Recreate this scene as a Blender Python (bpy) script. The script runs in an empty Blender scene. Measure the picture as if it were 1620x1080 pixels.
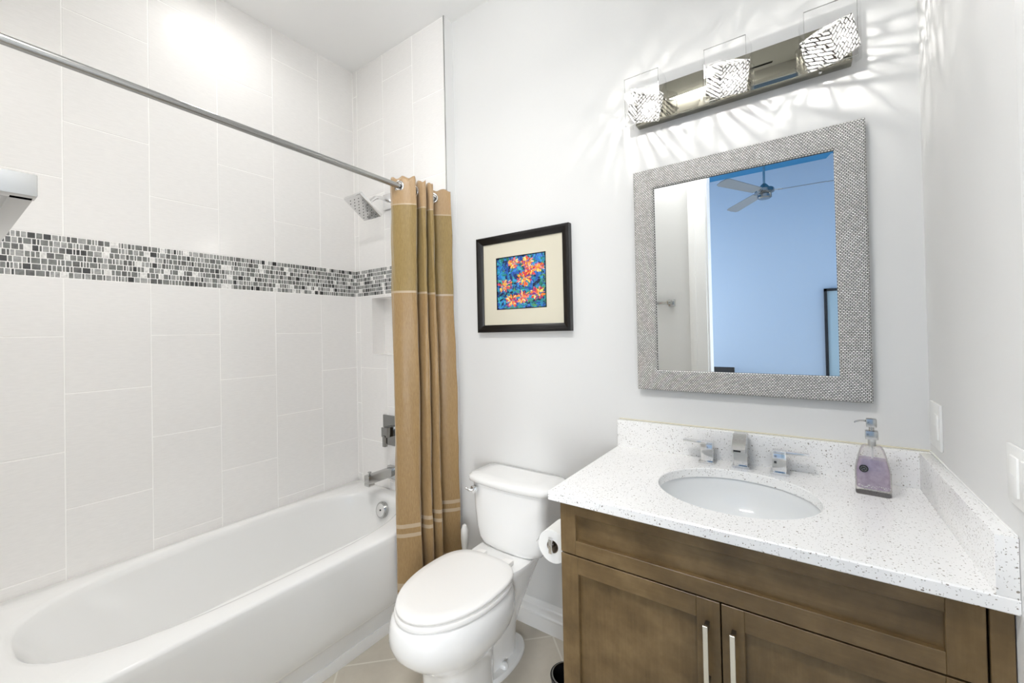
import bpy, bmesh, math, random
from mathutils import Vector, Matrix
PI = math.pi
S = bpy.context.scene
C = S.collection

# ------------------------------------------------------------------ camera
def make_camera():
    f, rx, ry, rz = 658.81, 0.0105, -0.0205, 0.6192
    loc = Vector((2.3096, -1.6008, 1.3748)); px, pp = -8.85, -20.98
    c, s = math.cos(rz), math.sin(rz)
    right, fwd, up = Vector((c, s, 0)), Vector((-s, c, 0)), Vector((0, 0, 1))
    c, s = math.cos(rx), math.sin(rx)
    fwd, up = c * fwd + s * up, -s * fwd + c * up
    c, s = math.cos(ry), math.sin(ry)
    right, up = c * right + s * up, -s * right + c * up
    cam = bpy.data.cameras.new('camera')
    cam.sensor_fit = 'HORIZONTAL'; cam.sensor_width = 36; cam.lens = 36 * f / 1620
    cam.shift_x = -px / 1620; cam.shift_y = pp / 1620
    cam.clip_start = 0.01; cam.clip_end = 100
    o = bpy.data.objects.new('camera', cam); C.objects.link(o)
    m = Matrix((right, up, -fwd)).transposed().to_4x4(); m.translation = loc
    o.matrix_world = m
    S.camera = o
make_camera()

# ------------------------------------------------------------------ world, exposure, room lights
S.view_settings.view_transform = 'Standard'
S.view_settings.look = 'None'
S.view_settings.gamma = 1
S.view_settings.use_curve_mapping = False
S.view_settings.exposure = 0.76
S.cycles.max_bounces = 14
S.cycles.diffuse_bounces = 8
S.cycles.glossy_bounces = 6
S.cycles.transmission_bounces = 10
S.cycles.transparent_max_bounces = 24
S.cycles.caustics_reflective = False
S.cycles.caustics_refractive = False
S.cycles.sample_clamp_indirect = 4.0
W = bpy.data.worlds.new('world'); S.world = W; W.use_nodes = True
W.node_tree.nodes['Background'].inputs[0].default_value = (0.45, 0.62, 1.0, 1)
W.node_tree.nodes['Background'].inputs[1].default_value = 1.0

def area(name, loc, size, power, col, rot=(0, 0, 0), sy=None, shape=None, spread=PI):
    l = bpy.data.lights.new(name, 'AREA'); l.energy = power; l.color = col
    l.shape = shape or ('RECTANGLE' if sy else 'SQUARE'); l.size = size
    if sy: l.size_y = sy
    l.spread = spread
    o = bpy.data.objects.new(name, l); C.objects.link(o); o.location = loc; o.rotation_euler = rot
    return o
TUB_LIGHT = (0.35, -0.77)
ROOM_FILL = (1.62, -1.515)
area('tub_ceiling_lamp', (TUB_LIGHT[0], TUB_LIGHT[1], 3.02), 0.13, .9, (1, .99, .975), shape='DISK', spread=math.radians(165))
area('added_room_fill', (ROOM_FILL[0], ROOM_FILL[1], 3.02), 0.62, 11, (1, .992, .98), sy=.12, spread=math.radians(150))  # added fill for general room light, out of view
area('bedroom_daylight', (-0.55, -3.1, 1.6), 2.0, 24, (.82, .91, 1), rot=(0, -PI / 2, 0), sy=1.8)
area('added_doorway_fill', (3.85, -4.45, 1.35), 1.3, 95, (.97, .985, 1), rot=(PI / 2, 0, .28), sy=1.8)  # added fill aimed through the doorway; the wall behind has no window
area('added_doorway_fill', (0.2, -4.45, 1.35), 1.2, 75, (.97, .985, 1), rot=(PI / 2, 0, -.35), sy=1.8)  # second added fill towards the doorway, also without a window
SCONCE_POWER = 1.5

# ------------------------------------------------------------------ materials
def mat(name, col=(.8, .8, .8), rough=.5, metal=0.0, spec=.5, coat=0.0, sheen=0.0, trans=0.0, ior=1.45):
    m = bpy.data.materials.new(name); m.use_nodes = True
    b = m.node_tree.nodes['Principled BSDF']
    b.inputs['Base Color'].default_value = (*col, 1)
    b.inputs['Roughness'].default_value = rough
    b.inputs['Metallic'].default_value = metal
    b.inputs['Specular IOR Level'].default_value = spec
    b.inputs['Coat Weight'].default_value = coat
    b.inputs['Coat Roughness'].default_value = .08
    b.inputs['Sheen Weight'].default_value = sheen
    b.inputs['Transmission Weight'].default_value = trans
    b.inputs['IOR'].default_value = ior
    return m
class NT:
    def __init__(s, m): s.m = m; s.t = m.node_tree; s.b = s.t.nodes.get('Principled BSDF')
    def n(s, typ, **kw):
        x = s.t.nodes.new(typ)
        for k, v in kw.items(): setattr(x, k, v)
        return x
    def l(s, a, b): s.t.links.new(a, b)
    def coords(s, scale=(1, 1, 1), rot=(0, 0, 0), loc=(0, 0, 0)):
        tc = s.n('ShaderNodeTexCoord'); mp = s.n('ShaderNodeMapping')
        mp.inputs['Scale'].default_value = scale; mp.inputs['Rotation'].default_value = rot
        mp.inputs['Location'].default_value = loc
        s.l(tc.outputs['Object'], mp.inputs['Vector']); return mp.outputs['Vector']
    def noise(s, vec, scale, detail=3, rough=.5):
        x = s.n('ShaderNodeTexNoise'); x.inputs['Scale'].default_value = scale
        x.inputs['Detail'].default_value = detail; x.inputs['Roughness'].default_value = rough
        s.l(vec, x.inputs['Vector']); return x.outputs['Fac']
    def ramp(s, fac, stops, interp='LINEAR'):
        r = s.n('ShaderNodeValToRGB'); r.color_ramp.interpolation = interp
        e = r.color_ramp.elements
        while len(e) < len(stops): e.new(.5)
        for i, (p, c) in enumerate(stops):
            e[i].position = p; e[i].color = (*c, 1) if len(c) == 3 else c
        s.l(fac, r.inputs['Fac']); return r.outputs['Color']
    def bump(s, h, strength=.2, dist=.002):
        b = s.n('ShaderNodeBump'); b.inputs['Strength'].default_value = strength
        b.inputs['Distance'].default_value = dist
        s.l(h, b.inputs['Height']); s.l(b.outputs['Normal'], s.b.inputs['Normal'])
    def math(s, op, a, b=None):
        x = s.n('ShaderNodeMath', operation=op)
        for i, v in enumerate((a, b)):
            if v is None: continue
            if isinstance(v, (int, float)): x.inputs[i].default_value = v
            else: s.l(v, x.inputs[i])
        return x.outputs[0]
    def base(s, c): s.l(c, s.b.inputs['Base Color'])

M = {}
m = M['paint'] = mat('wall_paint', (.745, .745, .735), .62, spec=.35)
k = NT(m); k.bump(k.noise(k.coords(), 260, 2), .06, .001)
m = M['ceiling'] = mat('ceiling_paint', (.86, .86, .855), .8, spec=.2)
m = M['trim'] = mat('white_trim_paint', (.86, .86, .85), .32)
m = M['tile'] = mat('large_white_tile', (.75, .735, .715), .16, spec=.5)
k = NT(m); v = k.coords((1, 1, 6))
k.base(k.ramp(k.noise(v, 30, 4), [(.3, (.845, .832, .815)), (.7, (.88, .866, .848))]))
k.bump(k.noise(v, 60, 3), .03, .001)
M['grout'] = mat('white_grout', (.97, .96, .94), .8, spec=.2)
for nm, c, r in (('glass_grey', (.20, .205, .195), .12), ('glass_light', (.36, .36, .35), .12), ('glass_dark', (.05, .05, .05), .1),
                 ('stone_white', (.78, .77, .75), .3), ('glass_mid', (.13, .13, .125), .12)):
    m = M[nm] = mat('mosaic_' + nm, c, r, spec=.6)
    k = NT(m); k.base(k.ramp(k.noise(k.coords(), 90, 2), [(.3, tuple(x * .8 for x in c)), (.7, tuple(min(1, x * 1.25) for x in c))]))
m = M['chrome'] = mat('chrome', (.80, .80, .80), .11, metal=1)
m = M['brushed'] = mat('polished_steel', (.50, .50, .49), .18, metal=1)
M['darkchrome'] = mat('dark_polished_metal', (.30, .30, .29), .14, metal=1)
M['rodmetal'] = mat('satin_steel_rod', (.40, .40, .39), .2, metal=1)
M['platemetal'] = mat('dim_reflection_metal', (.27, .26, .215), .02, metal=1)  # olive tint puts a dim ceiling reflection into the metal colour
M['acrylic'] = mat('white_tub_acrylic', (.87, .87, .86), .14, coat=.3)
M['porcelain'] = mat('white_porcelain', (.88, .88, .87), .08, coat=.5)
M['basin'] = mat('sink_porcelain', (.76, .775, .78), .1, coat=.4)
M['seat'] = mat('white_seat_plastic', (.90, .89, .87), .22)
M['black'] = mat('black_plastic', (.012, .012, .013), .25)
M['blackframe'] = mat('black_lacquered_wood', (.008, .007, .007), .3, coat=.1)
M['mat_board'] = mat('cream_mat_board', (.66, .62, .50), .8)
M['paper'] = mat('white_tissue_paper', (.88, .88, .86), .9, spec=.1)
M['card'] = mat('cardboard_tube', (.30, .24, .18), .9)
M['rubber'] = mat('dark_recess', (.02, .02, .02), .6)
M['plastic'] = mat('white_plastic', (.86, .86, .84), .3)
M['caulk'] = mat('cream_caulk', (.72, .68, .54), .6)
M['fan'] = mat('grey_fan_blade', (.16, .17, .175), .4)
M['handle_face'] = mat('satin_nickel', (.80, .78, .70), .25, metal=1)

def quartz():
    m = M['quartz'] = mat('speckled_white_quartz', (.91, .905, .895), .18, coat=.2); k = NT(m)
    v = k.coords(); cols = [(.86, .855, .845)]; col = None
    mixc = None
    for sc, thr, th2, c in ((150, .2, .58, (.34, .31, .27)), (85, .16, .66, (.28, .25, .22)), (230, .25, .5, (.52, .50, .48))):
        vo = k.n('ShaderNodeTexVoronoi'); vo.inputs['Scale'].default_value = sc
        nz = k.n('ShaderNodeTexNoise'); nz.inputs['Scale'].default_value = sc * .8
        add = k.n('ShaderNodeMixRGB', blend_type='ADD'); add.inputs[0].default_value = .008
        k.l(v, nz.inputs['Vector']); k.l(v, add.inputs[1]); k.l(nz.outputs['Color'], add.inputs[2]); k.l(add.outputs[0], vo.inputs['Vector'])
        sep = k.n('ShaderNodeSeparateColor'); k.l(vo.outputs['Color'], sep.inputs[0])
        a = k.math('LESS_THAN', vo.outputs['Distance'], thr); b = k.math('GREATER_THAN', sep.outputs[0], th2)
        f = k.math('MULTIPLY', a, b)
        mx = k.n('ShaderNodeMixRGB'); k.l(f, mx.inputs[0]); mx.inputs[2].default_value = (*c, 1)
        if mixc is None: mx.inputs[1].default_value = (.91, .905, .895, 1)
        else: k.l(mixc, mx.inputs[1])
        mixc = mx.outputs[0]
    k.base(mixc)
quartz()

def wood(name, rot):
    m = M[name] = mat(name, (.14, .1, .06), .38, coat=.12); k = NT(m)
    v = k.coords((3, 3, 3), rot); vs = k.coords((40, 40, 2.2) if name == 'wood_vertical' else (2.2, 40, 40))
    n1 = k.noise(v, 2.4, 5, .6); n2 = k.noise(vs, 3, 5, .65)
    mx = k.math('ADD', k.math('MULTIPLY', n1, .8), k.math('MULTIPLY', n2, .2))
    k.base(k.ramp(mx, [(.32, (.082, .050, .019)), (.5, (.145, .092, .038)), (.68, (.22, .147, .066))]))
    k.bump(n2, .08, .001)
wood('wood_vertical', (0, 0, .3)); wood('wood_horizontal', (0, 0, .1))
M['wood_dark'] = mat('dark_stained_edge', (.022, .016, .010), .6)

def floor_tile():
    m = M['floor'] = mat('beige_floor_tile', (.42, .38, .32), .3); k = NT(m)
    tc = k.n('ShaderNodeTexCoord'); mp = k.n('ShaderNodeMapping'); mp.vector_type = 'TEXTURE'
    mp.inputs['Rotation'].default_value = (0, 0, PI / 4); mp.inputs['Location'].default_value = (.705, -.6, 0)
    k.l(tc.outputs['Object'], mp.inputs['Vector'])
    br = k.n('ShaderNodeTexBrick'); br.offset = 0; br.inputs['Scale'].default_value = 1
    br.inputs['Brick Width'].default_value = .46; br.inputs['Row Height'].default_value = .46
    br.inputs['Mortar Size'].default_value = .004; br.inputs['Mortar Smooth'].default_value = .1
    k.l(mp.outputs['Vector'], br.inputs['Vector'])
    col = k.ramp(k.noise(k.coords(), 5, 5, .6), [(.3, (.48, .44, .37)), (.7, (.58, .535, .455))])
    mx = k.n('ShaderNodeMixRGB'); k.l(br.outputs['Fac'], mx.inputs[0]); k.l(col, mx.inputs[1]); mx.inputs[2].default_value = (.64, .61, .54, 1)
    k.base(mx.outputs[0])
floor_tile()

def fabric(name, a, b, rough=.34, sc=300):
    m = M[name] = mat(name, a, rough, sheen=.4, spec=.35); k = NT(m)
    k.base(k.ramp(k.noise(k.coords((1, 1, .15)), sc, 3), [(.3, a), (.7, b)]))
    k.bump(k.noise(k.coords((1, 1, 1)), 30, 3), .4, .004)
fabric('satin_tan', (.345, .225, .115), (.41, .275, .145))
fabric('satin_olive', (.235, .160, .055), (.295, .205, .075))
fabric('satin_bronze', (.275, .172, .072), (.34, .222, .10))
M['ribbon'] = mat('pale_ribbon', (.45, .35, .24), .35)

def woven():
    m = M['woven'] = mat('silver_woven_frame', (.6, .6, .6), .35, metal=.1); k = NT(m)
    tc = k.n('ShaderNodeTexCoord'); sp = k.n('ShaderNodeSeparateXYZ'); cb = k.n('ShaderNodeCombineXYZ')
    k.l(tc.outputs['Object'], sp.inputs[0]); k.l(sp.outputs[0], cb.inputs[0]); k.l(sp.outputs[2], cb.inputs[1])
    br = k.n('ShaderNodeTexBrick'); br.offset = .5; br.inputs['Scale'].default_value = 1
    br.inputs['Brick Width'].default_value = .0082; br.inputs['Row Height'].default_value = .0050
    br.inputs['Mortar Size'].default_value = .00095; br.inputs['Mortar Smooth'].default_value = .2
    br.inputs['Color1'].default_value = (.95, .94, .91, 1); br.inputs['Color2'].default_value = (.68, .67, .64, 1)
    br.inputs['Mortar'].default_value = (.03, .03, .03, 1)
    k.l(cb.outputs[0], br.inputs['Vector'])
    k.base(br.outputs['Color'])
    inv = k.math('SUBTRACT', 1, br.outputs['Fac']); k.bump(inv, .6, .001)
woven()

def clear_glass(name, tint=(1, 1, 1), gloss=.1, extra=.04):
    m = M[name] = bpy.data.materials.new(name); m.use_nodes = True; t = m.node_tree
    t.nodes.clear()
    out = t.nodes.new('ShaderNodeOutputMaterial'); tr = t.nodes.new('ShaderNodeBsdfTransparent'); gl = t.nodes.new('ShaderNodeBsdfGlossy')
    lw = t.nodes.new('ShaderNodeLayerWeight'); lw.inputs[0].default_value = .35
    ml = t.nodes.new('ShaderNodeMath'); ml.operation = 'MULTIPLY_ADD'; ml.inputs[1].default_value = gloss * 5; ml.inputs[2].default_value = extra
    mn = t.nodes.new('ShaderNodeMath'); mn.operation = 'MINIMUM'; mn.inputs[1].default_value = .9
    mx = t.nodes.new('ShaderNodeMixShader'); tr.inputs[0].default_value = (*tint, 1); gl.inputs['Roughness'].default_value = .02
    t.links.new(lw.outputs['Fresnel'], ml.inputs[0]); t.links.new(ml.outputs[0], mn.inputs[0]); t.links.new(mn.outputs[0], mx.inputs[0])
    t.links.new(tr.outputs[0], mx.inputs[1]); t.links.new(gl.outputs[0], mx.inputs[2]); t.links.new(mx.outputs[0], out.inputs[0])
clear_glass('clear_glass', (1, 1, 1), .03, .0)
clear_glass('bottle_glass', (.95, .94, .925), .12, .06)
clear_glass('glass_edge', (.86, .86, .85), .1, .15)

def crystal():
    m = M['crystal'] = bpy.data.materials.new('etched_crystal'); m.use_nodes = True; t = m.node_tree; t.nodes.clear()
    def n(x): return t.nodes.new(x)
    out = n('ShaderNodeOutputMaterial'); tr = n('ShaderNodeBsdfTransparent'); tl = n('ShaderNodeBsdfTranslucent'); gl = n('ShaderNodeBsdfGlossy')
    tl.inputs[0].default_value = (.95, .95, .93, 1); gl.inputs['Roughness'].default_value = .05
    tc = n('ShaderNodeTexCoord')
    br = n('ShaderNodeTexBrick'); br.offset = .37; br.squash = .6; br.squash_frequency = 3
    br.inputs['Scale'].default_value = 1; br.inputs['Brick Width'].default_value = .021; br.inputs['Row Height'].default_value = .0095
    br.inputs['Mortar Size'].default_value = .0016; br.inputs['Mortar Smooth'].default_value = .3
    mp = n('ShaderNodeMapping'); mp.inputs['Rotation'].default_value = (.6, .5, .4)
    t.links.new(tc.outputs['Object'], mp.inputs[0]); t.links.new(mp.outputs[0], br.inputs['Vector'])
    nz = n('ShaderNodeTexNoise'); nz.inputs['Scale'].default_value = 55; nz.inputs['Detail'].default_value = 2
    t.links.new(tc.outputs['Object'], nz.inputs['Vector'])
    rp = n('ShaderNodeValToRGB'); rp.color_ramp.elements[0].position = .42; rp.color_ramp.elements[1].position = .58
    rp.color_ramp.elements[0].color = (.40, .40, .40, 1); rp.color_ramp.elements[1].color = (.95, .95, .95, 1)
    t.links.new(nz.outputs['Fac'], rp.inputs[0])
    # transparency colour dimmed along etched grooves
    mc = n('ShaderNodeMixRGB'); mc.inputs[2].default_value = (.06, .06, .06, 1)
    t.links.new(br.outputs['Fac'], mc.inputs[0]); t.links.new(rp.outputs[0], mc.inputs[1]); t.links.new(mc.outputs[0], tr.inputs[0])
    mt = n('ShaderNodeMixRGB'); mt.inputs[1].default_value = (.95, .95, .93, 1); mt.inputs[2].default_value = (.02, .02, .02, 1)
    t.links.new(br.outputs['Fac'], mt.inputs[0]); t.links.new(mt.outputs[0], tl.inputs[0])
    m1 = n('ShaderNodeMixShader'); m1.inputs[0].default_value = .13
    t.links.new(tr.outputs[0], m1.inputs[1]); t.links.new(tl.outputs[0], m1.inputs[2])
    m2 = n('ShaderNodeMixShader'); m2.inputs[0].default_value = .12
    t.links.new(m1.outputs[0], m2.inputs[1]); t.links.new(gl.outputs[0], m2.inputs[2])
    t.links.new(m2.outputs[0], out.inputs[0])
crystal()
def emit(name, col, st):
    m = M[name] = bpy.data.materials.new(name); m.use_nodes = True; t = m.node_tree; t.nodes.clear()
    e = t.nodes.new('ShaderNodeEmission'); o = t.nodes.new('ShaderNodeOutputMaterial')
    e.inputs[0].default_value = (*col, 1); e.inputs[1].default_value = st; t.links.new(e.outputs[0], o.inputs[0])
emit('bulb', (1, .97, .92), 30)
emit('lamp_lens', (1, .98, .95), 12)
m = M['mirror'] = mat('mirror_silver', (.93, .95, .95), .0, metal=1)
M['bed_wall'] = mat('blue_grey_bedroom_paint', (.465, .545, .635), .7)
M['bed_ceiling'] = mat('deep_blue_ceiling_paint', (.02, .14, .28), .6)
M['bed_floor'] = mat('beige_carpet', (.45, .42, .38), .95)
M['bed_panel'] = mat('grey_blue_mirror_glass', (.36, .46, .50), .15)
M['liquid'] = mat('lavender_soap', (.50, .36, .60), .2, spec=.5)
k = NT(M['liquid']); k.base(k.ramp(k.noise(k.coords(), 70, 4), [(.3, (.54, .42, .60)), (.75, (.76, .66, .82))]))

# ------------------------------------------------------------------ mesh helpers
class MB:
    """collects shapes into one mesh, with material slots"""
    def __init__(s): s.bm = bmesh.new(); s.mats = []
    def mi(s, mt):
        if mt not in s.mats: s.mats.append(mt)
        return s.mats.index(mt)
    def _add(s, bm2, mt, xf=None):
        i = s.mi(mt)
        if xf is not None: bmesh.ops.transform(bm2, matrix=xf, verts=bm2.verts)
        for f in bm2.faces: f.material_index = i
        me = bpy.data.meshes.new('t'); bm2.to_mesh(me); bm2.free(); s.bm.from_mesh(me); bpy.data.meshes.remove(me)
    def box(s, a, b, mt, bev=0, seg=2, xf=None):
        x = bmesh.new(); bmesh.ops.create_cube(x, size=1)
        a, b = Vector(a), Vector(b)
        for v in x.verts:
            v.co = Vector(((a[i] + b[i]) / 2 + v.co[i] * (b[i] - a[i]) for i in range(3)))
        if bev: bmesh.ops.bevel(x, geom=list(x.edges), offset=bev, segments=seg, profile=.6, affect='EDGES')
        bmesh.ops.recalc_face_normals(x, faces=x.faces)
        s._add(x, mt, xf); return s
    def cyl(s, p, q, r, mt, r2=None, n=32, caps=True, bev=0):
        p, q = Vector(p), Vector(q); x = bmesh.new()
        bmesh.ops.create_cone(x, cap_ends=caps, segments=n, radius1=r, radius2=r if r2 is None else r2, depth=(q - p).length)
        if bev:
            bmesh.ops.bevel(x, geom=[e for e in x.edges if len(e.link_faces) == 2 and any(len(f.verts) > 4 for f in e.link_faces)], offset=bev, segments=2, affect='EDGES')
        mtx = Matrix.Translation((p + q) / 2) @ (q - p).to_track_quat('Z', 'Y').to_matrix().to_4x4()
        s._add(x, mt, mtx); return s
    def loft(s, rings, mt, cap0=True, cap1=True, closed=True, xf=None):
        x = bmesh.new(); R = [[x.verts.new(p) for p in r] for r in rings]
        n = len(rings[0])
        for a, b in zip(R, R[1:]):
            for i in range(n if closed else n - 1):
                j = (i + 1) % n
                try: x.faces.new((a[i], a[j], b[j], b[i]))
                except ValueError: pass
        if cap0: x.faces.new(R[0][::-1])
        if cap1: x.faces.new(R[-1])
        if cap0 or cap1: bmesh.ops.recalc_face_normals(x, faces=x.faces)
        s._add(x, mt, xf); return s
    def tube(s, pts, r, mt, n=16, caps=True):
        pts = [Vector(p) for p in pts]; rings = []; up = Vector((0, 0, 1)); prev = None
        for i, p in enumerate(pts):
            t = (pts[min(i + 1, len(pts) - 1)] - pts[max(i - 1, 0)]).normalized()
            if prev is None:
                a = t.orthogonal().normalized()
            else:
                a = (prev - t * prev.dot(t)).normalized()
            prev = a; b = t.cross(a)
            rr = r[i] if isinstance(r, (list, tuple)) else r
            rings.append([p + (a * math.cos(2 * PI * j / n) + b * math.sin(2 * PI * j / n)) * rr for j in range(n)])
        return s.loft(rings, mt, caps, caps)
    def torus(s, c, axis, R, r, mt, n=40, k=12):
        c = Vector(c); q = Vector(axis).to_track_quat('Z', 'Y').to_matrix(); x = bmesh.new(); V = []
        for i in range(n):
            a = 2 * PI * i / n
            V.append([x.verts.new(c + q @ Vector(((R + r * math.cos(2 * PI * j / k)) * math.cos(a), (R + r * math.cos(2 * PI * j / k)) * math.sin(a), r * math.sin(2 * PI * j / k)))) for j in range(k)])
        for i in range(n):
            for j in range(k):
                x.faces.new((V[i][j], V[(i + 1) % n][j], V[(i + 1) % n][(j + 1) % k], V[i][(j + 1) % k]))
        s._add(x, mt); return s
    def sphere(s, c, r, mt, sc=(1, 1, 1), n=24):
        x = bmesh.new(); bmesh.ops.create_uvsphere(x, u_segments=n, v_segments=n // 2, radius=r)
        s._add(x, mt, Matrix.Translation(c) @ Matrix.Diagonal((*sc, 1))); return s
    def build(s, name, parent=None, smooth=35, kind=None, label=None, cat=None, group=None, xf=None):
        if xf is not None: bmesh.ops.transform(s.bm, matrix=xf, verts=s.bm.verts)
        me = bpy.data.meshes.new(name); s.bm.to_mesh(me); s.bm.free()
        for mt in s.mats: me.materials.append(M[mt])
        if smooth:
            me.shade_smooth(); me.set_sharp_from_angle(angle=math.radians(smooth))
        o = bpy.data.objects.new(name, me); C.objects.link(o)
        if parent: o.parent = parent
        tag(o, label, cat, group, kind)
        return o
def tag(o, label=None, cat=None, group=None, kind=None):
    for a, b in (('label', label), ('category', cat), ('group', group), ('kind', kind)):
        if b: o[a] = b
def thing(name, loc, label, cat, group=None, rz=0):
    o = bpy.data.objects.new(name, None); C.objects.link(o); o.location = loc; o.rotation_euler = (0, 0, rz)
    o.empty_display_size = .05
    tag(o, label, cat, group); return o
def T(x, y, z): return Matrix.Translation((x, y, z))
def copy_tree(o, parent=None):
    c = o.copy(); C.objects.link(c)
    if parent: c.parent = parent
    for ch in [x for x in bpy.data.objects if x.parent == o]: copy_tree(ch, c)
    return c
def rrect(hx, hy, r, n=6, cx=0, cy=0, z=0):
    out = []
    for sx, sy, a0 in ((1, 1, 0), (-1, 1, 90), (-1, -1, 180), (1, -1, 270)):
        for i in range(n + 1):
            a = math.radians(a0 + 90 * i / n)
            out.append((cx + sx * (hx - r) + r * math.cos(a), cy + sy * (hy - r) + r * math.sin(a), z))
    return out

# ------------------------------------------------------------------ key dimensions (metres)
XE, YP, XR, YF, H = 0.804, 0.062, 2.597, -1.60, 3.05     # alcove edge, painted wall, right wall, front wall, ceiling
ZB, ZT = 1.619, 1.781                                    # mosaic band
DX0, DX1, DH = 1.75, 2.594, 2.63                         # door opening
HB = 3.40                                                # bedroom ceiling
BY = -4.5                                                # far bedroom wall

# ------------------------------------------------------------------ structure
b = MB(); b.box((-.15, YF - .02, -.1), (XR + .15, YP + .15, 0), 'floor'); b.build('floor', smooth=0, kind='structure')
b = MB(); b.box((-.15, YF - .12, H), (XR + .15, YP + .15, H + .1), 'ceiling'); b.build('ceiling', smooth=0, kind='structure')
b = MB(); b.box((XR, YF - .12, 0), (XR + .12, YP + .1, H), 'paint'); b.build('wall_right', smooth=0, kind='structure')
b = MB(); b.box((XE, YP, 0), (XR, YP + .12, H), 'paint'); b.build('wall_back', smooth=0, kind='structure')
# front wall with the doorway
b = MB()
b.box((0, YF - .12, 0), (DX0, YF, H), 'paint'); b.box((DX1, YF - .12, 0), (XR, YF, H), 'paint')
b.box((DX0, YF - .12, DH), (DX1, YF, H), 'paint')
b.build('wall_front', smooth=0, kind='structure')
b = MB(); b.box((0, YF, 0), (XE, -1.532, H), 'tile'); b.build('wall_alcove_front', smooth=0, kind='structure')

# tiled walls: every tile is a slightly raised slab on the grout bed
YC = [0, -.235, -.4975, -.76, -1.0225, -1.285, -1.5475]
def zjoints(kind):
    lo = [.511, .953, 1.395] if kind == 'A' else [.732, 1.174]
    hi = [2.003, 2.445, 2.8875] if kind == 'A' else [2.227, 2.670]
    a = [.40] + lo + [ZB]; c = [ZT] + hi + [H]
    return list(zip(a, a[1:])) + list(zip(c, c[1:]))
G = .0021; TH = .0011
b = MB(); b.box((-.12, YF - .12, 0), (0, .002, H), 'grout')
for i in range(6):
    kind = 'B' if i in (0, 2, 4) else 'A'
    for z0, z1 in zjoints(kind):
        b.box((-.01, max(YC[i + 1], -1.53) + G, z0 + G), (TH, YC[i] - G - (.002 if i == 0 else 0), z1 - G), 'tile', bev=.0007, seg=1)
b.build('wall_left', smooth=0, kind='structure')
# end wall of the alcove with the niche
NX0, NX1, NZ0, NZ1, ND = .158, .50, 1.257, 1.607, .09
b = MB()
b.box((-.12, 0, 0), (NX0, .2, H), 'grout'); b.box((NX1, 0, 0), (XE, .2, H), 'grout')
b.box((NX0, 0, 0), (NX1, .2, NZ0), 'grout'); b.box((NX0, 0, NZ1), (NX1, .2, H), 'grout')
b.box((NX0, ND, NZ0), (NX1, .2, NZ1), 'tile')
XC = [0.002, .042, .295, .555, XE]
for i, kind in enumerate('ABAB'):
    for z0, z1 in zjoints(kind):
        x0, x1 = XC[i] + G, XC[i + 1] - G
        rects = [(x0, x1, z0 + G, z1 - G)]
        nxt = []
        for (p, q, r, s_) in rects:
            if q <= NX0 or p >= NX1 or s_ <= NZ0 or r >= NZ1: nxt.append((p, q, r, s_)); continue
            if p < NX0: nxt.append((p, NX0, r, s_))
            if q > NX1: nxt.append((NX1, q, r, s_))
            p2, q2 = max(p, NX0), min(q, NX1)
            if r < NZ0: nxt.append((p2, q2, r, NZ0))
            if s_ > NZ1: nxt.append((p2, q2, NZ1, s_))
        for (p, q, r, s_) in nxt:
            if q - p > .004 and s_ - r > .004: b.box((p, -TH, r), (q, .01, s_), 'tile', bev=.0007, seg=1)
b.build('wall_alcove', smooth=0, kind='structure')
# niche lining
b = MB(); t_ = .006
b.box((NX0, -.002, NZ0), (NX0 + t_, ND, NZ1), 'tile'); b.box((NX1 - t_, -.002, NZ0), (NX1, ND, NZ1), 'tile')
b.box((NX0, -.002, NZ0), (NX1, ND, NZ0 + t_), 'tile'); b.box((NX0, -.002, NZ1 - t_), (NX1, ND, NZ1), 'tile')
b.build('trim_3', smooth=0, kind='structure')
# painted return / metal tile edge
b = MB(); b.box((XE, -.0025, 0), (XE + .0035, .0, H), 'trim'); b.box((XE - .0035, -.004, .47), (XE + .0035, -.0016, H), 'brushed')
b.build('trim_2', smooth=0, kind='structure')
b = MB(); b.box((XE, -.0, 0), (XE + .0035, YP, H), 'paint'); b.build('wall_return', smooth=0, kind='structure')

# mosaic band
random.seed(7)
b = MB()
def band(length, put):
    rows = 7; rh = (ZT - ZB) / rows; g = .0030
    for r in range(rows):
        x = -random.uniform(0, .02)
        z0 = ZB + r * rh + g / 2; z1 = z0 + rh - g
        while x < length - .004:
            w = random.choice([.0055, .0055, .009, .009, .012, .015, .016, .019, .022])
            mtl = random.choices(['glass_grey', 'glass_light', 'glass_dark', 'stone_white', 'glass_mid'], [38, 24, 10, 9, 19])[0]
            if mtl == 'stone_white' and w < .012: w = .018
            a, c = max(x, .001), min(x + w, length - .001)
            if c - a > .004: put(a, c, z0, z1, mtl)
            x += w + g
band(1.53, lambda a, c, z0, z1, m_: b.box((-.002, -c, z0), (.0012, -a, z1), m_, bev=.0007, seg=1))
band(.80, lambda a, c, z0, z1, m_: b.box((a + .002, -.0012, z0), (c + .002, .002, z1), m_, bev=.0007, seg=1))
b.build('trim_1', smooth=0, kind='structure')

# baseboard: profile swept along the painted wall, the return and front wall
def baseboard(name, p, q, nrm):
    prof = [(0, 0), (.015, 0), (.015, .062), (.0175, .066), (.0175, .072), (.013, .078), (.011, .095), (.0125, .10), (.0125, .106), (.008, .112), (.006, .122), (.003, .131), (0, .131)]
    p, q, nrm = Vector(p), Vector(q), Vector(nrm)
    b = MB(); b.loft([[e + nrm * a + Vector((0, 0, z)) for a, z in prof] for e in (p, q)], 'trim')
    b.build(name, smooth=25, kind='structure')
baseboard('baseboard_back', (XE + .0035, YP, 0), (1.712, YP, 0), (0, -1, 0))
baseboard('baseboard_front', (XE, YF, 0), (DX0 - .116, YF, 0), (0, 1, 0))
baseboard('baseboard_right', (XR, -.52, 0), (XR, YF + .02, 0), (-1, 0, 0))

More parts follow.
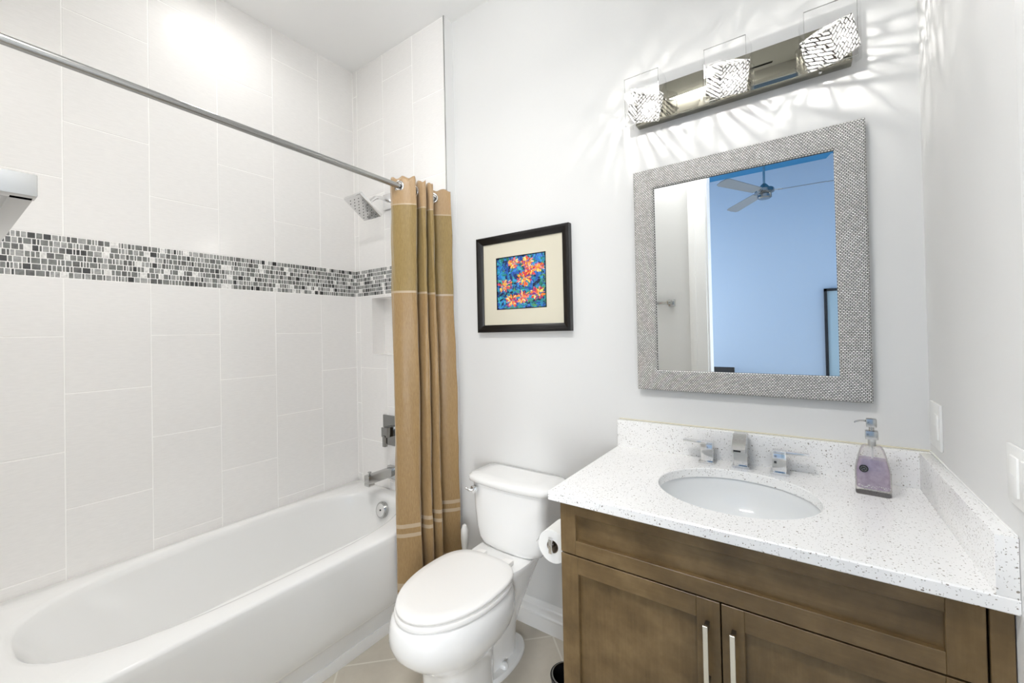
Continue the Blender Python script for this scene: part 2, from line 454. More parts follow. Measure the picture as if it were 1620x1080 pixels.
# door casing and door
def casing(x0, x1, y0, y1, z0, z1, horiz=False):
    pass
b = MB()
for y0, y1 in ((YF, YF + .018), (YF - .138, YF - .12)):
    yy = (y0, y1)
    for x0, x1 in ((DX0 - .116, DX0), ):
        b.box((x0, y0, 0), (x1, y1, DH + .1), 'trim', bev=.004)
        b.box((x0 + .015, y0 - (.004 if y0 < YF - .1 else -.0), 0), (x0 + .045, y1 + (.004 if y0 >= YF else 0), DH + .1), 'trim', bev=.003)
    b.box((DX0 - .116, y0, DH), (DX1 + .0025, y1, DH + .1), 'trim', bev=.004)
    b.box((DX1, y0, 0), (DX1 + .0025, y1, DH + .1), 'trim', bev=.004)
b.box((DX0, YF - .12, 0), (DX0 + .012, YF, DH), 'trim'); b.box((DX1 - .012, YF - .12, 0), (DX1, YF, DH), 'trim'); b.box((DX0, YF - .12, DH - .012), (DX1, YF, DH), 'trim')
b.build('trim_4', smooth=30, kind='structure')
DXF = T(2.5965, -1.572, 0)
b = MB(); b.box((-.037, 0, .01), (-.002, .858, DH - .02), 'trim', bev=.002, xf=DXF)
dr = b.build('door_1', smooth=30, kind='structure')
b = MB()
for z in (.25, 1.2, 2.2): b.cyl((2.588, -1.578, z - .05), (2.588, -1.578, z + .05), .005, 'brushed')
b.build('hinge', dr, kind='structure')

# bedroom beyond the doorway
b = MB(); b.box((-.6, BY - .1, -.1), (4.8, YF - .02, -.002), 'bed_floor'); b.build('floor_bedroom', smooth=0, kind='structure')
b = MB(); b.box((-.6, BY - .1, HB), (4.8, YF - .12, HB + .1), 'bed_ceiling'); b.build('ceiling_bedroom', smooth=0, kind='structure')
b = MB(); b.box((-.6, BY - .1, 0), (4.8, BY, HB), 'bed_wall'); b.build('wall_bedroom_far', smooth=0, kind='structure')
b = MB(); b.box((4.7, BY, 0), (4.8, YF - .12, HB), 'bed_wall'); b.box((XR, YF - .14, 0), (4.8, YF - .12, H), 'bed_wall'); b.box((-.7, YF - .14, H), (4.8, YF - .1201, HB), 'bed_wall'); b.build('wall_bedroom_right', smooth=0, kind='structure')
b = MB()   # window wall
b.box((-.7, BY, 0), (-.6, YF - .12, .6), 'bed_wall'); b.box((-.7, BY, 2.6), (-.6, YF - .12, HB), 'bed_wall')
b.box((-.7, BY, .6), (-.6, -4.15, 2.6), 'bed_wall'); b.box((-.7, -2.05, .6), (-.6, YF - .12, 2.6), 'bed_wall')
b.box((-.7, YF - .14, 0), (0, YF - .12, H), 'bed_wall')
b.build('wall_bedroom_window', smooth=0, kind='structure')
b = MB()
for y in (-4.15, -3.3, -2.09): b.box((-.69, y, .6), (-.61, y + .04, 2.6), 'trim')
b.box((-.69, -4.15, .6), (-.61, -2.05, .64), 'trim'); b.box((-.69, -4.15, 2.56), (-.61, -2.05, 2.6), 'trim')
b.build('window_1', smooth=0, kind='structure')

# ------------------------------------------------------------------ bathtub
def tub():
    t = thing('bathtub', (.386, -.766, 0), 'white alcove bathtub with a smooth apron along the tiled wall', 'bathtub')
    zt = .472; x0, x1, y0, y1 = .004, .775, -1.528, -.003
    n = 96
    cx, cy, hx, hy = .375, -.765, .318, .692
    def sup(hx, hy, cx, cy, z, e=2.6):
        out = []
        for i in range(n):
            a = 2 * PI * (i + .5) / n; c, s = math.cos(a), math.sin(a)
            out.append((cx + hx * math.copysign(abs(c) ** (2 / e), c), cy + hy * math.copysign(abs(s) ** (2 / e), s), z))
        return out
    def outer(inset, z):
        out = []; ax0, ax1, ay0, ay1 = x0 + inset, x1 - inset, y0 + inset, y1 - inset
        mx, my, rx, ry = (ax0 + ax1) / 2, (ay0 + ay1) / 2, (ax1 - ax0) / 2, (ay1 - ay0) / 2
        for p in sup(1, 1, 0, 0, 0):
            dx, dy = p[0], p[1]; kk = 1 / max(abs(dx), abs(dy)); out.append((mx + rx * dx * kk, my + ry * dy * kk, z))
        return out
    rings = [outer(0, zt - .035), outer(0, zt - .012), outer(.003, zt - .004), outer(.010, zt)]
    prof = [(0.014, zt - .0), (.0, zt - .002), (-.010, zt - .010), (-.016, zt - .03), (-.03, .36), (-.05, .24), (-.07, .15), (-.10, .105), (-.16, .09), (-.28, .088)]
    for off, z in prof:
        sh_ = min(.16, -1.5 * (off + .016)) if off < -.016 else 0
        rings.append(sup(hx + off, hy + (off * 1.9 if off < -.016 else off), cx, cy + sh_, z, 2.7 if off > -.05 else 2.3))
    b = MB(); b.loft(rings, 'acrylic', cap0=False, cap1=True)
    b.build('basin', t, smooth=50, xf=T(-.386, .766, 0))
    b = MB()
    prof = [(.775, .44), (.7745, .42), (.769, .30), (.760, .20), (.752, .15), (.745, .137), (.733, .128), (.722, .123), (.716, .05), (.716, 0), (.60, 0), (.60, .43)]
    b.loft([[(x, y, z) for x, z in prof] for y in (y0, y1)], 'acrylic')
    b.build('apron', t, smooth=30, xf=T(-.386, .766, 0))
    b = MB(); b.box((.716, y0, 0), (.722, -.003, .05), 'trim', bev=.001); b.build('caulk_strip', t, xf=T(-.386, .766, 0))
    b = MB(); c0 = Vector((.368, -.112, .398)); ax = Vector((0, -1, .22)).normalized()
    b.cyl(c0 + ax * -.012, c0 + ax * .008, .044, 'brushed', bev=.003, n=48); b.cyl(c0 + ax * .008, c0 + ax * .011, .034, 'chrome', n=40)
    b.cyl(c0 + ax * .011, c0 + ax * .0125, .005, 'rubber', n=12)
    o = b.build('overflow_cover', t, xf=T(-.386, .766, 0)); o['label'] = 'round chrome overflow cover'
tub()

# ------------------------------------------------------------------ shower fittings
XS = .345
def shower():
    t = thing('wall_shower', (XS, 0, 2.16), 'square chrome rain shower head on a curved arm above the mosaic band', 'shower')
    o = T(-XS, 0, -2.16)
    b = MB(); b.box((XS - .048, -.012, 2.112), (XS + .048, -.002, 2.205), 'chrome', bev=.003); b.build('wall_plate', t, xf=o)
    b = MB(); b.tube([(XS, -.005, 2.16), (XS, -.04, 2.165), (XS, -.07, 2.166), (XS, -.10, 2.158), (XS, -.125, 2.138), (XS, -.150, 2.112)], .0105, 'chrome')
    b.sphere((XS, -.155, 2.107), .017, 'chrome'); b.build('arm', t, xf=o)
    # head plate, tilted
    a = Vector((0, -.133, .095)).normalized(); nrm = Vector((0, -a.z, a.y)).normalized()   # face normal points down and forward
    if nrm.z > 0: nrm = -nrm
    ctr = Vector((XS, -.190, 2.078))
    R = Matrix((Vector((1, 0, 0)), a, Vector((1, 0, 0)).cross(a))).transposed().to_4x4()
    mtx = Matrix.Translation(ctr) @ R
    top = (R @ Vector((0, 0, 1))); sgn = 1 if top.dot(nrm) > 0 else -1
    b = MB(); b.box((-.076, -.082, 0 if sgn < 0 else -.018), (.076, .082, .018 if sgn < 0 else 0), 'chrome', bev=.004, xf=mtx)
    b.box((-.03, -.03, .018 * -sgn - (.008 if sgn > 0 else 0)), (.03, .03, .018 * -sgn + (.008 if sgn < 0 else 0)), 'chrome', bev=.003, xf=mtx)
    hd = b.build('head_plate', t, xf=o)
    b = MB(); b.box((-.071, -.077, -.0005), (.071, .077, .0012 * sgn), 'chrome', xf=mtx)
    for i in range(7):
        for j in range(8):
            x, y = -.054 + i * .018, -.060 + j * .017
            if (i + j) % 2 == 0: b.cyl(mtx @ Vector((x, y, .001 * sgn)), mtx @ Vector((x, y, .0035 * sgn)), .0022, 'rubber', n=8)
    b.build('nozzle_face', hd, xf=o)
    t = thing('shower_valve', (XS, 0, .815), 'square dark chrome shower valve with a lever above the tub spout', 'shower valve')
    o = T(-XS, 0, -.815)
    b = MB(); b.box((XS - .085, -.011, .728), (XS + .085, -.002, .903), 'darkchrome', bev=.003); b.build('valve_plate', t, xf=o)
    b = MB(); b.box((XS - .026, -.07, .790), (XS + .026, -.011, .845), 'darkchrome', bev=.003); b.box((XS - .011, -.075, .736), (XS + .011, -.055, .80), 'darkchrome', bev=.003)
    b.build('lever', t, xf=o)
    t = thing('tub_spout', (XS, 0, .575), 'square chrome tub spout with a diverter knob over the bath', 'tub spout')
    o = T(-XS, 0, -.575)
    b = MB(); b.box((XS - .035, -.026, .538), (XS + .035, -.002, .613), 'brushed', bev=.003)
    b.box((XS - .021, -.192, .560), (XS + .021, -.02, .606), 'brushed', bev=.003); b.box((XS - .021, -.192, .548), (XS + .021, -.155, .562), 'brushed', bev=.002); b.build('spout_body', t, xf=o)
    b = MB(); b.cyl((XS, -.172, .604), (XS, -.172, .619), .004, 'brushed'); b.cyl((XS, -.172, .617), (XS, -.172, .623), .010, 'brushed', bev=.001); b.build('diverter_knob', t, xf=o)
shower()

# ------------------------------------------------------------------ shower rod and curtain
XROD, ZROD = .782, 2.0705      # rod height where the curtain hangs; the rod rises slightly towards the doorway
b = MB(); b.cyl((XROD, -1.529, 2.094), (XROD, -.003, 2.066), .0125, 'rodmetal')
rod = b.build('shower_rod', label='straight steel shower curtain rod spanning the tub alcove', cat='curtain rod')
b = MB(); b.cyl((XROD, -.012, 2.066), (XROD, -.003, 2.066), .028, 'chrome', bev=.002); b.build('flange', rod)
b = MB(); b.cyl((XROD, -1.529, 2.094), (XROD, -1.518, 2.094), .028, 'chrome', bev=.002); b.build('flange', rod)

def catmull(P, n):
    out = []
    Q = [P[0]] + P + [P[-1]]
    for i in range(1, len(Q) - 2):
        p0, p1, p2, p3 = [Vector(q) for q in Q[i - 1:i + 3]]
        for j in range(n):
            t = j / n
            out.append(.5 * ((2 * p1) + (p2 - p0) * t + (2 * p0 - 5 * p1 + 4 * p2 - p3) * t * t + (3 * p1 - p0 - 3 * p2 + p3) * t ** 3))
    out.append(Vector(P[-1])); return out
def curtain():
    t = thing('shower_curtain', (.8, -.17, .2), 'gold and bronze banded shower curtain gathered beside the toilet', 'shower curtain')
    o = T(-.8, .17, -.2)
    # plan of the folds at the top and near the hem
    top = [(.722, -.305, 0), (.752, -.312, 0), (.79, -.300, 0), (.828, -.272, 0), (.838, -.250, 0), (.80, -.236, 0), (.742, -.226, 0), (.735, -.210, 0), (.78, -.205, 0),
           (.832, -.204, 0), (.838, -.190, 0), (.79, -.180, 0), (.738, -.172, 0), (.735, -.156, 0), (.785, -.155, 0), (.834, -.155, 0), (.836, -.140, 0), (.78, -.126, 0),
           (.735, -.110, 0), (.735, -.092, 0), (.77, -.085, 0), (.81, -.055, 0), (.842, -.018, 0)]
    bot = [(.786, -.352, 0), (.80, -.358, 0), (.825, -.340, 0), (.858, -.300, 0), (.864, -.275, 0), (.83, -.262, 0), (.792, -.256, 0), (.785, -.240, 0), (.82, -.232, 0),
           (.860, -.225, 0), (.866, -.205, 0), (.83, -.195, 0), (.79, -.190, 0), (.787, -.176, 0), (.82, -.168, 0), (.862, -.158, 0), (.864, -.142, 0), (.82, -.130, 0),
           (.787, -.118, 0), (.785, -.096, 0), (.80, -.080, 0), (.835, -.052, 0), (.866, -.012, 0)]
    A = catmull(top, 9); B = catmull(bot, 9)
    zs = [2.118, 2.105, 2.094, 2.088, 2.082, 2.076, 2.07, 2.064, 2.058, 2.052, 2.046, 2.03, 2.01, 1.995, 1.987, 1.981, 1.95, 1.88, 1.80, 1.72, 1.65, 1.60, 1.578, 1.568, 1.55, 1.5, 1.42, 1.32, 1.2, 1.1, 1.0, .9, .8, .7, .6, .54, .518, .500, .476, .459, .44, .40, .36, .33, .285, .255, .225, .212, .20]
    def mt_at(z):
        if z > 1.987: return 'satin_tan'
        if z > 1.981: return 'ribbon'
        if z > 1.578: return 'satin_olive'
        if z > 1.568: return 'ribbon'
        if .500 < z <= .518 or .459 < z <= .476: return 'ribbon'
        if .225 < z <= .255: return 'ribbon'
        return 'satin_bronze'
    random.seed(3); b = MB()
    bm = bmesh.new(); rows = []
    for z in zs:
        k = min(1, max(0, (2.1 - z) / 1.5)); k = k ** .8; row = []
        for i, (p, q) in enumerate(zip(A, B)):
            v = p.lerp(q, k); w = .0022 * math.sin(z * 7 + i * .35) + .0014 * math.sin(z * 23 + i * .9)
            zz = z
            if z > 2.1: zz = z - .006 * (1 + math.sin(i * .55))
            if z < .21: zz = z + .004 * math.sin(i * .4)
            if .44 < z < .53 or z < .3: zz += .018 * max(0, (i / len(A) - .1))   # seams climb slightly towards the wall
            row.append(bm.verts.new((v.x + w, v.y + w * .6, zz)))
        rows.append(row)
    for r in range(len(zs) - 1):
        i_m = b.mi(mt_at((zs[r] + zs[r + 1]) / 2 + 1e-4))
        for i in range(len(A) - 1):
            fc = (rows[r][i].co + rows[r][i + 1].co + rows[r + 1][i].co + rows[r + 1][i + 1].co) / 4
            if abs(fc.x - XROD) < .016 and 2.0525 < fc.z < 2.0895: continue      # eyelet hole for the rod
            f = bm.faces.new((rows[r][i], rows[r][i + 1], rows[r + 1][i + 1], rows[r + 1][i])); f.material_index = i_m
    b.bm.free(); b.bm = bm
    fb = b.build('fabric', t, smooth=60, xf=o)
    md = fb.modifiers.new('thickness', 'SOLIDIFY'); md.thickness = .0012; md.offset = 0
    for y, ax in ((-.302, (.35, -1, 0)), (-.232, (0, 1, 0)), (-.2045, (0, 1, 0)), (-.180, (0, 1, 0)), (-.155, (0, 1, 0)), (-.126, (0, 1, 0)), (-.083, (.7, -1, 0))):
        b = MB(); a = Vector(ax).normalized()
        b.torus(Vector((XROD, y, ZROD)) , a, .0225, .0048, 'chrome')
        b.build('grommet', t, xf=o)
curtain()

# ------------------------------------------------------------------ toilet
def toilet():
    t = thing('toilet', (1.225, 0, 0), 'white two-piece toilet with closed lid between curtain and vanity', 'toilet', rz=math.radians(-.5))
    n = 64
    def egg(hw, yc, fr, bk, z, ef=2.0, eb=2.6):
        out = []
        for i in range(n):
            a = 2 * PI * i / n; c, s = math.cos(a), math.sin(a)
            e = eb if s > 0 else ef
            out.append((hw * math.copysign(abs(c) ** (2 / e), c), yc + (bk if s > 0 else fr) * math.copysign(abs(s) ** (2 / e), s), z))
        return out
    # bowl and pedestal, one casting
    secs = [(.098, -.455, .105, .17, 0, 2.8, 3), (.098, -.455, .105, .17, .06, 2.8, 3), (.100, -.455, .108, .17, .14, 2.8, 3), (.106, -.45, .12, .17, .185, 2.8, 3),
            (.122, -.43, .165, .18, .212, 2.5, 2.8), (.148, -.41, .225, .19, .24, 2.3, 2.6), (.168, -.41, .262, .20, .272, 2.15, 2.5), (.182, -.41, .290, .205, .305, 2.1, 2.5),
            (.188, -.41, .300, .205, .335, 2.1, 2.5), (.187, -.41, .299, .20, .365, 2.1, 2.5), (.182, -.41, .292, .20, .390, 2.1, 2.5), (.174, -.41, .283, .195, .402, 2.1, 2.5), (.15, -.41, .26, .18, .404, 2.1, 2.5)]
    b = MB(); b.loft([egg(*s) for s in secs], 'porcelain')
    # flat foot with the bolts, trapway body, rear deck under the tank
    b.loft([egg(.092, -.22, .16, .175, 0, 2.2, 2.4), egg(.094, -.22, .16, .177, .014, 2.2, 2.4), egg(.088, -.22, .155, .172, .022, 2.2, 2.4), egg(.05, -.22, .12, .12, .024, 2.2, 2.4)], 'porcelain')
    b.loft([egg(.058, -.19, .19, .09, 0, 2.4, 2.4), egg(.060, -.19, .19, .09, .06, 2.4, 2.4), egg(.066, -.19, .20, .10, .14, 2.4, 2.4), egg(.078, -.18, .20, .12, .20, 2.4, 2.4), egg(.098, -.16, .18, .13, .27, 2.4, 2.6),
            egg(.118, -.14, .17, .135, .34, 2.6, 3), egg(.134, -.13, .16, .14, .39, 2.8, 3.4), egg(.138, -.13, .16, .145, .408, 3, 4), egg(.136, -.13, .158, .143, .416, 3, 4)], 'porcelain')
    b.build('bowl', t, smooth=50)
    for sx in (1, -1):
        b = MB(); b.sphere((sx * .070, -.235, .024), .0165, 'porcelain', (1, 1, 1.05)); b.build('bolt_cap', t)
    b = MB()
    b.loft([egg(.168, -.41, .266, .185, .402), egg(.172, -.41, .271, .188, .4065), egg(.179, -.41, .280, .19, .409), egg(.181, -.41, .282, .191, .417), egg(.178, -.41, .279, .19, .423), egg(.170, -.41, .27, .187, .4245), egg(.165, -.41, .262, .183, .428)], 'seat', cap0=True)
    b.build('seat', t, smooth=50)
    b = MB()
    b.loft([egg(.166, -.41, .264, .186, .4285, 2, 3), egg(.174, -.41, .273, .190, .431, 2, 3), egg(.1765, -.41, .276, .191, .436, 2, 3), egg(.1755, -.41, .2745, .190, .442, 2, 3), egg(.169, -.41, .267, .185, .4465, 2, 3), egg(.14, -.41, .23, .155, .449, 2, 3), egg(.07, -.41, .12, .08, .450, 2, 3)], 'seat')
    b.build('lid', t, smooth=50)
    for sx in (1, -1):
        b = MB(); b.box((sx * .07 - .022, -.222, .416), (sx * .07 + .022, -.185, .436), 'seat', bev=.006); b.build('hinge', t)
    # tank
    def rr(hx, hy, cy, z, bulge, r=.035):
        P = rrect(hx, hy, r, n=8, cy=cy, z=z)
        res = []
        for (x, y, zz) in P:
            if y < cy: y -= bulge * (1 - (x / hx) ** 2)
            res.append((x, y, zz))
        # subdivide the long front/back so the bulge is round
        out = []
        for i, p in enumerate(res):
            q = res[(i + 1) % len(res)]; out.append(p)
            if abs(q[0] - p[0]) > hx:
                for j in range(1, 8):
                    x = p[0] + (q[0] - p[0]) * j / 8; y = (cy - hy - bulge * (1 - (x / hx) ** 2)) if p[1] < cy else cy + hy
                    out.append((x, y, zz))
        return out
    b = MB()
    b.loft([rr(.125, .065, -.055, .418, .01), rr(.155, .075, -.052, .432, .014), rr(.172, .082, -.048, .455, .016), rr(.182, .088, -.045, .50, .018), rr(.192, .089, -.044, .58, .020), rr(.198, .0895, -.044, .69, .022), rr(.198, .0895, -.044, .697, .022)], 'porcelain')
    b.build('tank', t, smooth=50, xf=T(.018, 0, 0))
    b = MB()
    b.loft([rr(.206, .092, -.0455, .697, .022), rr(.216, .096, -.046, .702, .024), rr(.219, .097, -.047, .714, .025), rr(.216, .096, -.047, .724, .024), rr(.204, .088, -.046, .732, .02), rr(.15, .06, -.045, .7345, .01)], 'porcelain')
    b.build('tank_lid', t, smooth=50, xf=T(.018, 0, 0))
    b = MB(); b.cyl((-.163, -.145, .672), (-.163, -.166, .672), .017, 'chrome', bev=.002)
    b.tube([(-.163, -.168, .672), (-.172, -.178, .672), (-.190, -.180, .678)], [.006, .006, .0045], 'chrome'); b.sphere((-.190, -.180, .678), .006, 'chrome')
    b.build('flush_lever', t, xf=T(.022, 0, 0))
toilet()
def toilet_brush():
    t = thing('toilet_brush', (.93, -.055, 0), 'white toilet brush standing in its holder left of the toilet', 'toilet brush')
    b = MB(); b.cyl((0, 0, 0), (0, 0, .02), .05, 'plastic', bev=.004); b.cyl((0, 0, .02), (0, 0, .15), .042, 'plastic', r2=.048, bev=.002); b.build('holder', t)
    b = MB(); b.tube([(0, 0, .14), (0, 0, .26), (0, 0, .30), (0, 0, .33), (0, 0, .37), (0, 0, .41), (0, 0, .432), (0, 0, .438)], [.008, .008, .011, .016, .019, .018, .011, .002], 'plastic', n=20); b.build('handle', t)
toilet_brush()

# ------------------------------------------------------------------ vanity
CX0, CX1, CY = 1.7147, 2.597, -.492      # cabinet carcass
DFY = -.512
def shaker(x0, x1, z0, z1, fl, fr, ft, fb, horiz=False):
    """frame-and-panel front, recess by 8 mm"""
    b = MB(); fv = 'wood_vertical'; fh = 'wood_horizontal'
    b.box((x0, DFY, z0), (x0 + fl, CY, z1), fv, bev=.0012, seg=1); b.box((x1 - fr, DFY, z0), (x1, CY, z1), fv, bev=.0012, seg=1)
    b.box((x0 + fl, DFY, z1 - ft), (x1 - fr, CY, z1), fh, bev=.0008, seg=1); b.box((x0 + fl, DFY, z0), (x1 - fr, CY, z0 + fb), fh, bev=.0008, seg=1)
    b.box((x0 + fl - .002, DFY + .013, z0 + fb - .002), (x1 - fr + .002, CY - .002, z1 - ft + .002), fh if horiz else fv)
    return b
def vanity():
    t = thing('vanity_cabinet', (2.155, -.22, 0), 'brown stained shaker vanity cabinet under the speckled white countertop', 'cabinet')
    o = T(-2.155, .22, 0)
    b = MB()
    b.box((CX0, CY, .10), (CX0 + .018, .06, .880), 'wood_vertical'); b.box((CX1 - .02, CY, .10), (CX1 - .002, .06, .880), 'wood_vertical')
    b.box((CX0 + .018, .045, .10), (CX1 - .02, .06, .880), 'wood_dark'); b.box((CX0 + .018, CY, .10), (CX1 - .02, .045, .12), 'wood_dark')
    b.box((CX0, CY + .07, 0), (CX1 - .002, .06, .10), 'wood_dark')
    # dark face frame behind the fronts
    b.box((CX0, CY + .0, .10), (CX0 + .03, CY + .018, .880), 'wood_vertical'); b.box((CX1 - .05, CY, .10), (CX1 - .002, CY + .018, .880), 'wood_dark')
    b.box((CX0 + .03, CY, .86), (CX1 - .05, CY + .018, .880), 'wood_dark'); b.box((CX0 + .03, CY, .69), (CX1 - .05, CY + .018, .74), 'wood_dark'); b.box((2.11, CY, .10), (2.16, CY + .018, .70), 'wood_dark')
    b.build('carcass', t, smooth=30, xf=o)
    b = MB(); b.box((2.5655, DFY + .002, .10), (CX1 - .002, CY, .8795), 'wood_vertical', bev=.001, seg=1); b.build('filler_strip', t, xf=o)
    shaker(CX0, 2.561, .7305, .8785, .0478, .0515, .034, .041, True).build('drawer_front', t, smooth=30, xf=o)
    for side, (x0, x1, fl, fr, hx) in enumerate(((CX0, 2.1345, .053, .0525, 2.1075), (2.1375, 2.561, .0475, .0525, 2.1635))):
        dr = shaker(x0, x1, .115, .7265, fl, fr, .049, .053).build('door', t, smooth=30, xf=o)
        b = MB()
        b.box((hx - .0055, -.548, .528), (hx + .0055, -.541, .683), 'handle_face', bev=.001, seg=1)
        for z in (.541, .670): b.box((hx - .0048, -.541, z - .006), (hx + .0048, DFY, z + .006), 'darkchrome', bev=.0006, seg=1)
        b.build('handle', dr, xf=o)
    return t
vanity()

SX, SY, SA, SB = 2.136, -.245, .205, .184
def countertop():
    ztop, zbot = .909, .881
    x0, x1, y0, y1 = 1.687, XR - .0005, -.534, YP - .0005
    n = 72; b = MB()
    def ell(z, r=0): return [(SX + (SA + r) * math.cos(2 * PI * i / n), SY + (SB + r) * math.sin(2 * PI * i / n), z) for i in range(n)]
    def rect(ins, z):
        out = []
        for i in range(n):
            a = 2 * PI * i / n; dx, dy = math.cos(a), math.sin(a)
            ax0, ax1, ay0, ay1 = x0 + ins, x1, y0 + ins, y1
            tx = (ax1 - SX) / dx if dx > 1e-9 else ((ax0 - SX) / dx if dx < -1e-9 else 1e9)
            ty = (ay1 - SY) / dy if dy > 1e-9 else ((ay0 - SY) / dy if dy < -1e-9 else 1e9)
            tt = min(tx, ty); out.append((SX + dx * tt, SY + dy * tt, z))
        # snap nearest vertices to the exact corners
        for cx_, cy_ in ((ax0, ay0), (ax1, ay0), (ax0, ay1), (ax1, ay1)):
            j = min(range(n), key=lambda q: (out[q][0] - cx_) ** 2 + (out[q][1] - cy_) ** 2); out[j] = (cx_, cy_, z)
        return out
    b.loft([ell(zbot), ell(zbot, 0), ell(ztop - .002, 0), ell(ztop, .002), rect(.003, ztop), rect(0, ztop - .003), rect(0, zbot + .002), rect(.002, zbot), ell(zbot)], 'quartz', cap0=False, cap1=False)
    top = b.build('countertop', smooth=30, label='speckled white quartz countertop with an oval cutout on the brown vanity', cat='countertop')
    b = MB(); b.box((1.687, YP - .0288, .909), (XR - .0005, YP - .0005, 1.0125), 'quartz', bev=.0015, seg=2); b.build('backsplash', label='low speckled quartz backsplash along the wall below the mirror', cat='backsplash')
    b = MB(); b.box((XR - .0288, -.5335, .909), (XR - .0005, YP - .0288, 1.0125), 'quartz', bev=.0015, seg=2); b.build('side_splash', label='speckled quartz side splash on the countertop against the right wall', cat='backsplash')
    b = MB(); b.box((1.687, YP - .005, 1.0125), (XR, YP, 1.0165), 'caulk', bev=.001); b.box((XR - .004, -.53, 1.0125), (XR, YP, 1.0155), 'trim', bev=.001); b.build('caulk_line', kind='structure')
    # undermount basin
    t = thing('sink_basin', (SX, SY, .77), 'white oval undermount sink set below the quartz countertop', 'sink')
    b = MB(); rings = []
    for a, z in ((1.12, .8805), (1.03, .8805), (1.015, .872), (1.0, .85), (.96, .82), (.88, .79), (.74, .772), (.5, .762), (.2, .756), (.1, .755)):
        rings.append([(SA * a * math.cos(2 * PI * i / n), SB * a * math.sin(2 * PI * i / n), z - .77) for i in range(n)])
    b.loft(rings, 'basin', cap0=False, cap1=True); b.build('bowl', t, smooth=60)
    b = MB(); b.cyl((0, 0, -.014), (0, 0, -.009), .022, 'chrome', bev=.002); b.build('drain', t)
    b = MB()
    def ww(w, x): return x
    for i in range(9):    # the faint maker's stamp near the back of the bowl
        x = -.0145 + i * .0036
        b.box((x, .1655, .045), (x + .0022, .1662, .0485 if i % 2 else .047), 'brushed')
    b.build('maker_stamp', t, xf=T(-.0, .0105, -.012))
countertop()

def faucet():
    t = thing('sink_faucet', (2.129, -.001, .909), 'square chrome three-piece faucet at the back edge of the sink', 'faucet')
    b = MB(); b.box((-.0195, -.0175, .006), (.0195, .018, .112), 'chrome', bev=.0015)
    pr = [(-.017, .112), (-.070, .073), (-.070, .062), (-.017, .052)]
    b.loft([[(x, y, z) for y, z in pr] for x in (-.0195, .0195)], 'chrome'); sp = b.build('spout', t)
    b = MB(); b.box((-.026, -.024, 0), (.026, .026, .006), 'chrome', bev=.001, seg=1); b.build('base_plate', sp)
    b = MB(); b.box((-.014, -.0706, .0640), (.007, -.0698, .0695), 'rubber'); b.build('outlet', sp)
    for x, sgn, y in ((2.027, -1, -.008), (2.238, 1, -.012)):
        o = T(x - 2.129, y + .001, 0)
        b = MB(); b.box((-.0185, -.0185, .006), (.0185, .0185, .066), 'chrome', bev=.0015); hd = b.build('handle', t, xf=o)
        b = MB(); b.box((-.026, -.026, 0), (.026, .026, .006), 'chrome', bev=.001, seg=1); b.build('base_plate', hd, xf=o)
        b = MB(); b.box((-.0185, -.0185, .064), (.0185, .0185, .071), 'chrome', bev=.001)
        a, c = (0, .078) if sgn > 0 else (-.078, 0)
        b.box((a, -.011, .0640), (c, .011, .0715), 'chrome', bev=.001); b.build('lever', hd, xf=o)
        if sgn > 0:
            b = MB(); b.box((-.014, -.0191, .034), (-.007, -.0183, .041), 'rubber'); b.build('index_mark', hd, xf=o)
faucet()

def soap():
    t = thing('soap_dispenser', (2.457, -.075, .909), 'clear glass soap dispenser of lavender liquid on the countertop', 'soap dispenser', rz=math.radians(-4))
    def sec(hx, hy, z, r=.010): return rrect(hx, hy, r, n=5, z=z)
    b = MB(); b.loft([sec(.0365, .022, 0), sec(.038, .0235, .003), sec(.038, .0235, .064), sec(.0355, .0225, .080), sec(.031, .0205, .100), sec(.0275, .0185, .116), sec(.0225, .016, .129), sec(.019, .0145, .1325), sec(.0085, .0085, .134, .008), sec(.0085, .0085, .145, .008)], 'bottle_glass', cap1=True)
    b.build('bottle', t, smooth=40)
    b = MB(); b.loft([sec(.034, .0195, .017), sec(.0348, .0203, .020), sec(.0348, .0203, .063), sec(.0325, .0195, .079), sec(.0285, .018, .097)], 'liquid'); b.build('liquid', t, smooth=40)
    b = MB()
    b.cyl((0, 0, .132), (0, 0, .152), .0085, 'plastic', n=20)
    b.box((-.014, -.012, .150), (.014, .012, .174), 'brushed', bev=.003); b.cyl((0, 0, .174), (0, 0, .186), .006, 'brushed')
    b.box((-.0115, -.010, .184), (.0115, .010, .207), 'brushed', bev=.003)
    b.tube([(-.009, 0, .200), (-.025, -.004, .199), (-.034, -.006, .196), (-.036, -.006, .193)], [.0028, .0024, .0022, .0018], 'brushed', n=10)
    b.build('pump', t)
    b = MB(); b.cyl((0, 0, .02), (0, 0, .134), .0022, 'plastic', n=8); b.build('dip_tube', t)
    b = MB(); b.cyl((-.019, -.0228, .072), (-.019, -.0246, .072), .0098, 'black', n=32)
    b.torus((-.019, -.0248, .072), (0, 1, 0), .0062, .0005, 'brushed', n=24, k=6)
    b.tube([(-.0225, -.025, .069), (-.019, -.025, .077), (-.0155, -.025, .069), (-.0225, -.025, .074), (-.0155, -.025, .074), (-.0225, -.025, .069)], .0005, 'brushed', n=5)
    o_ = b.build('emblem_sticker', t); o_['label'] = 'round black sticker with a silver emblem'
    # raised pale frosting pattern near the bottom of the glass
    random.seed(5); b = MB()
    for i in range(26):
        x = -.032 + .064 * i / 25 + random.uniform(-.001, .001); z = .024 + random.uniform(-.003, .003)
        b.box((x, -.0242, z), (x + random.uniform(.0012, .003), -.0232, z + random.uniform(.0008, .0022)), 'plastic')
    b.build('frosted_pattern', t)
soap()

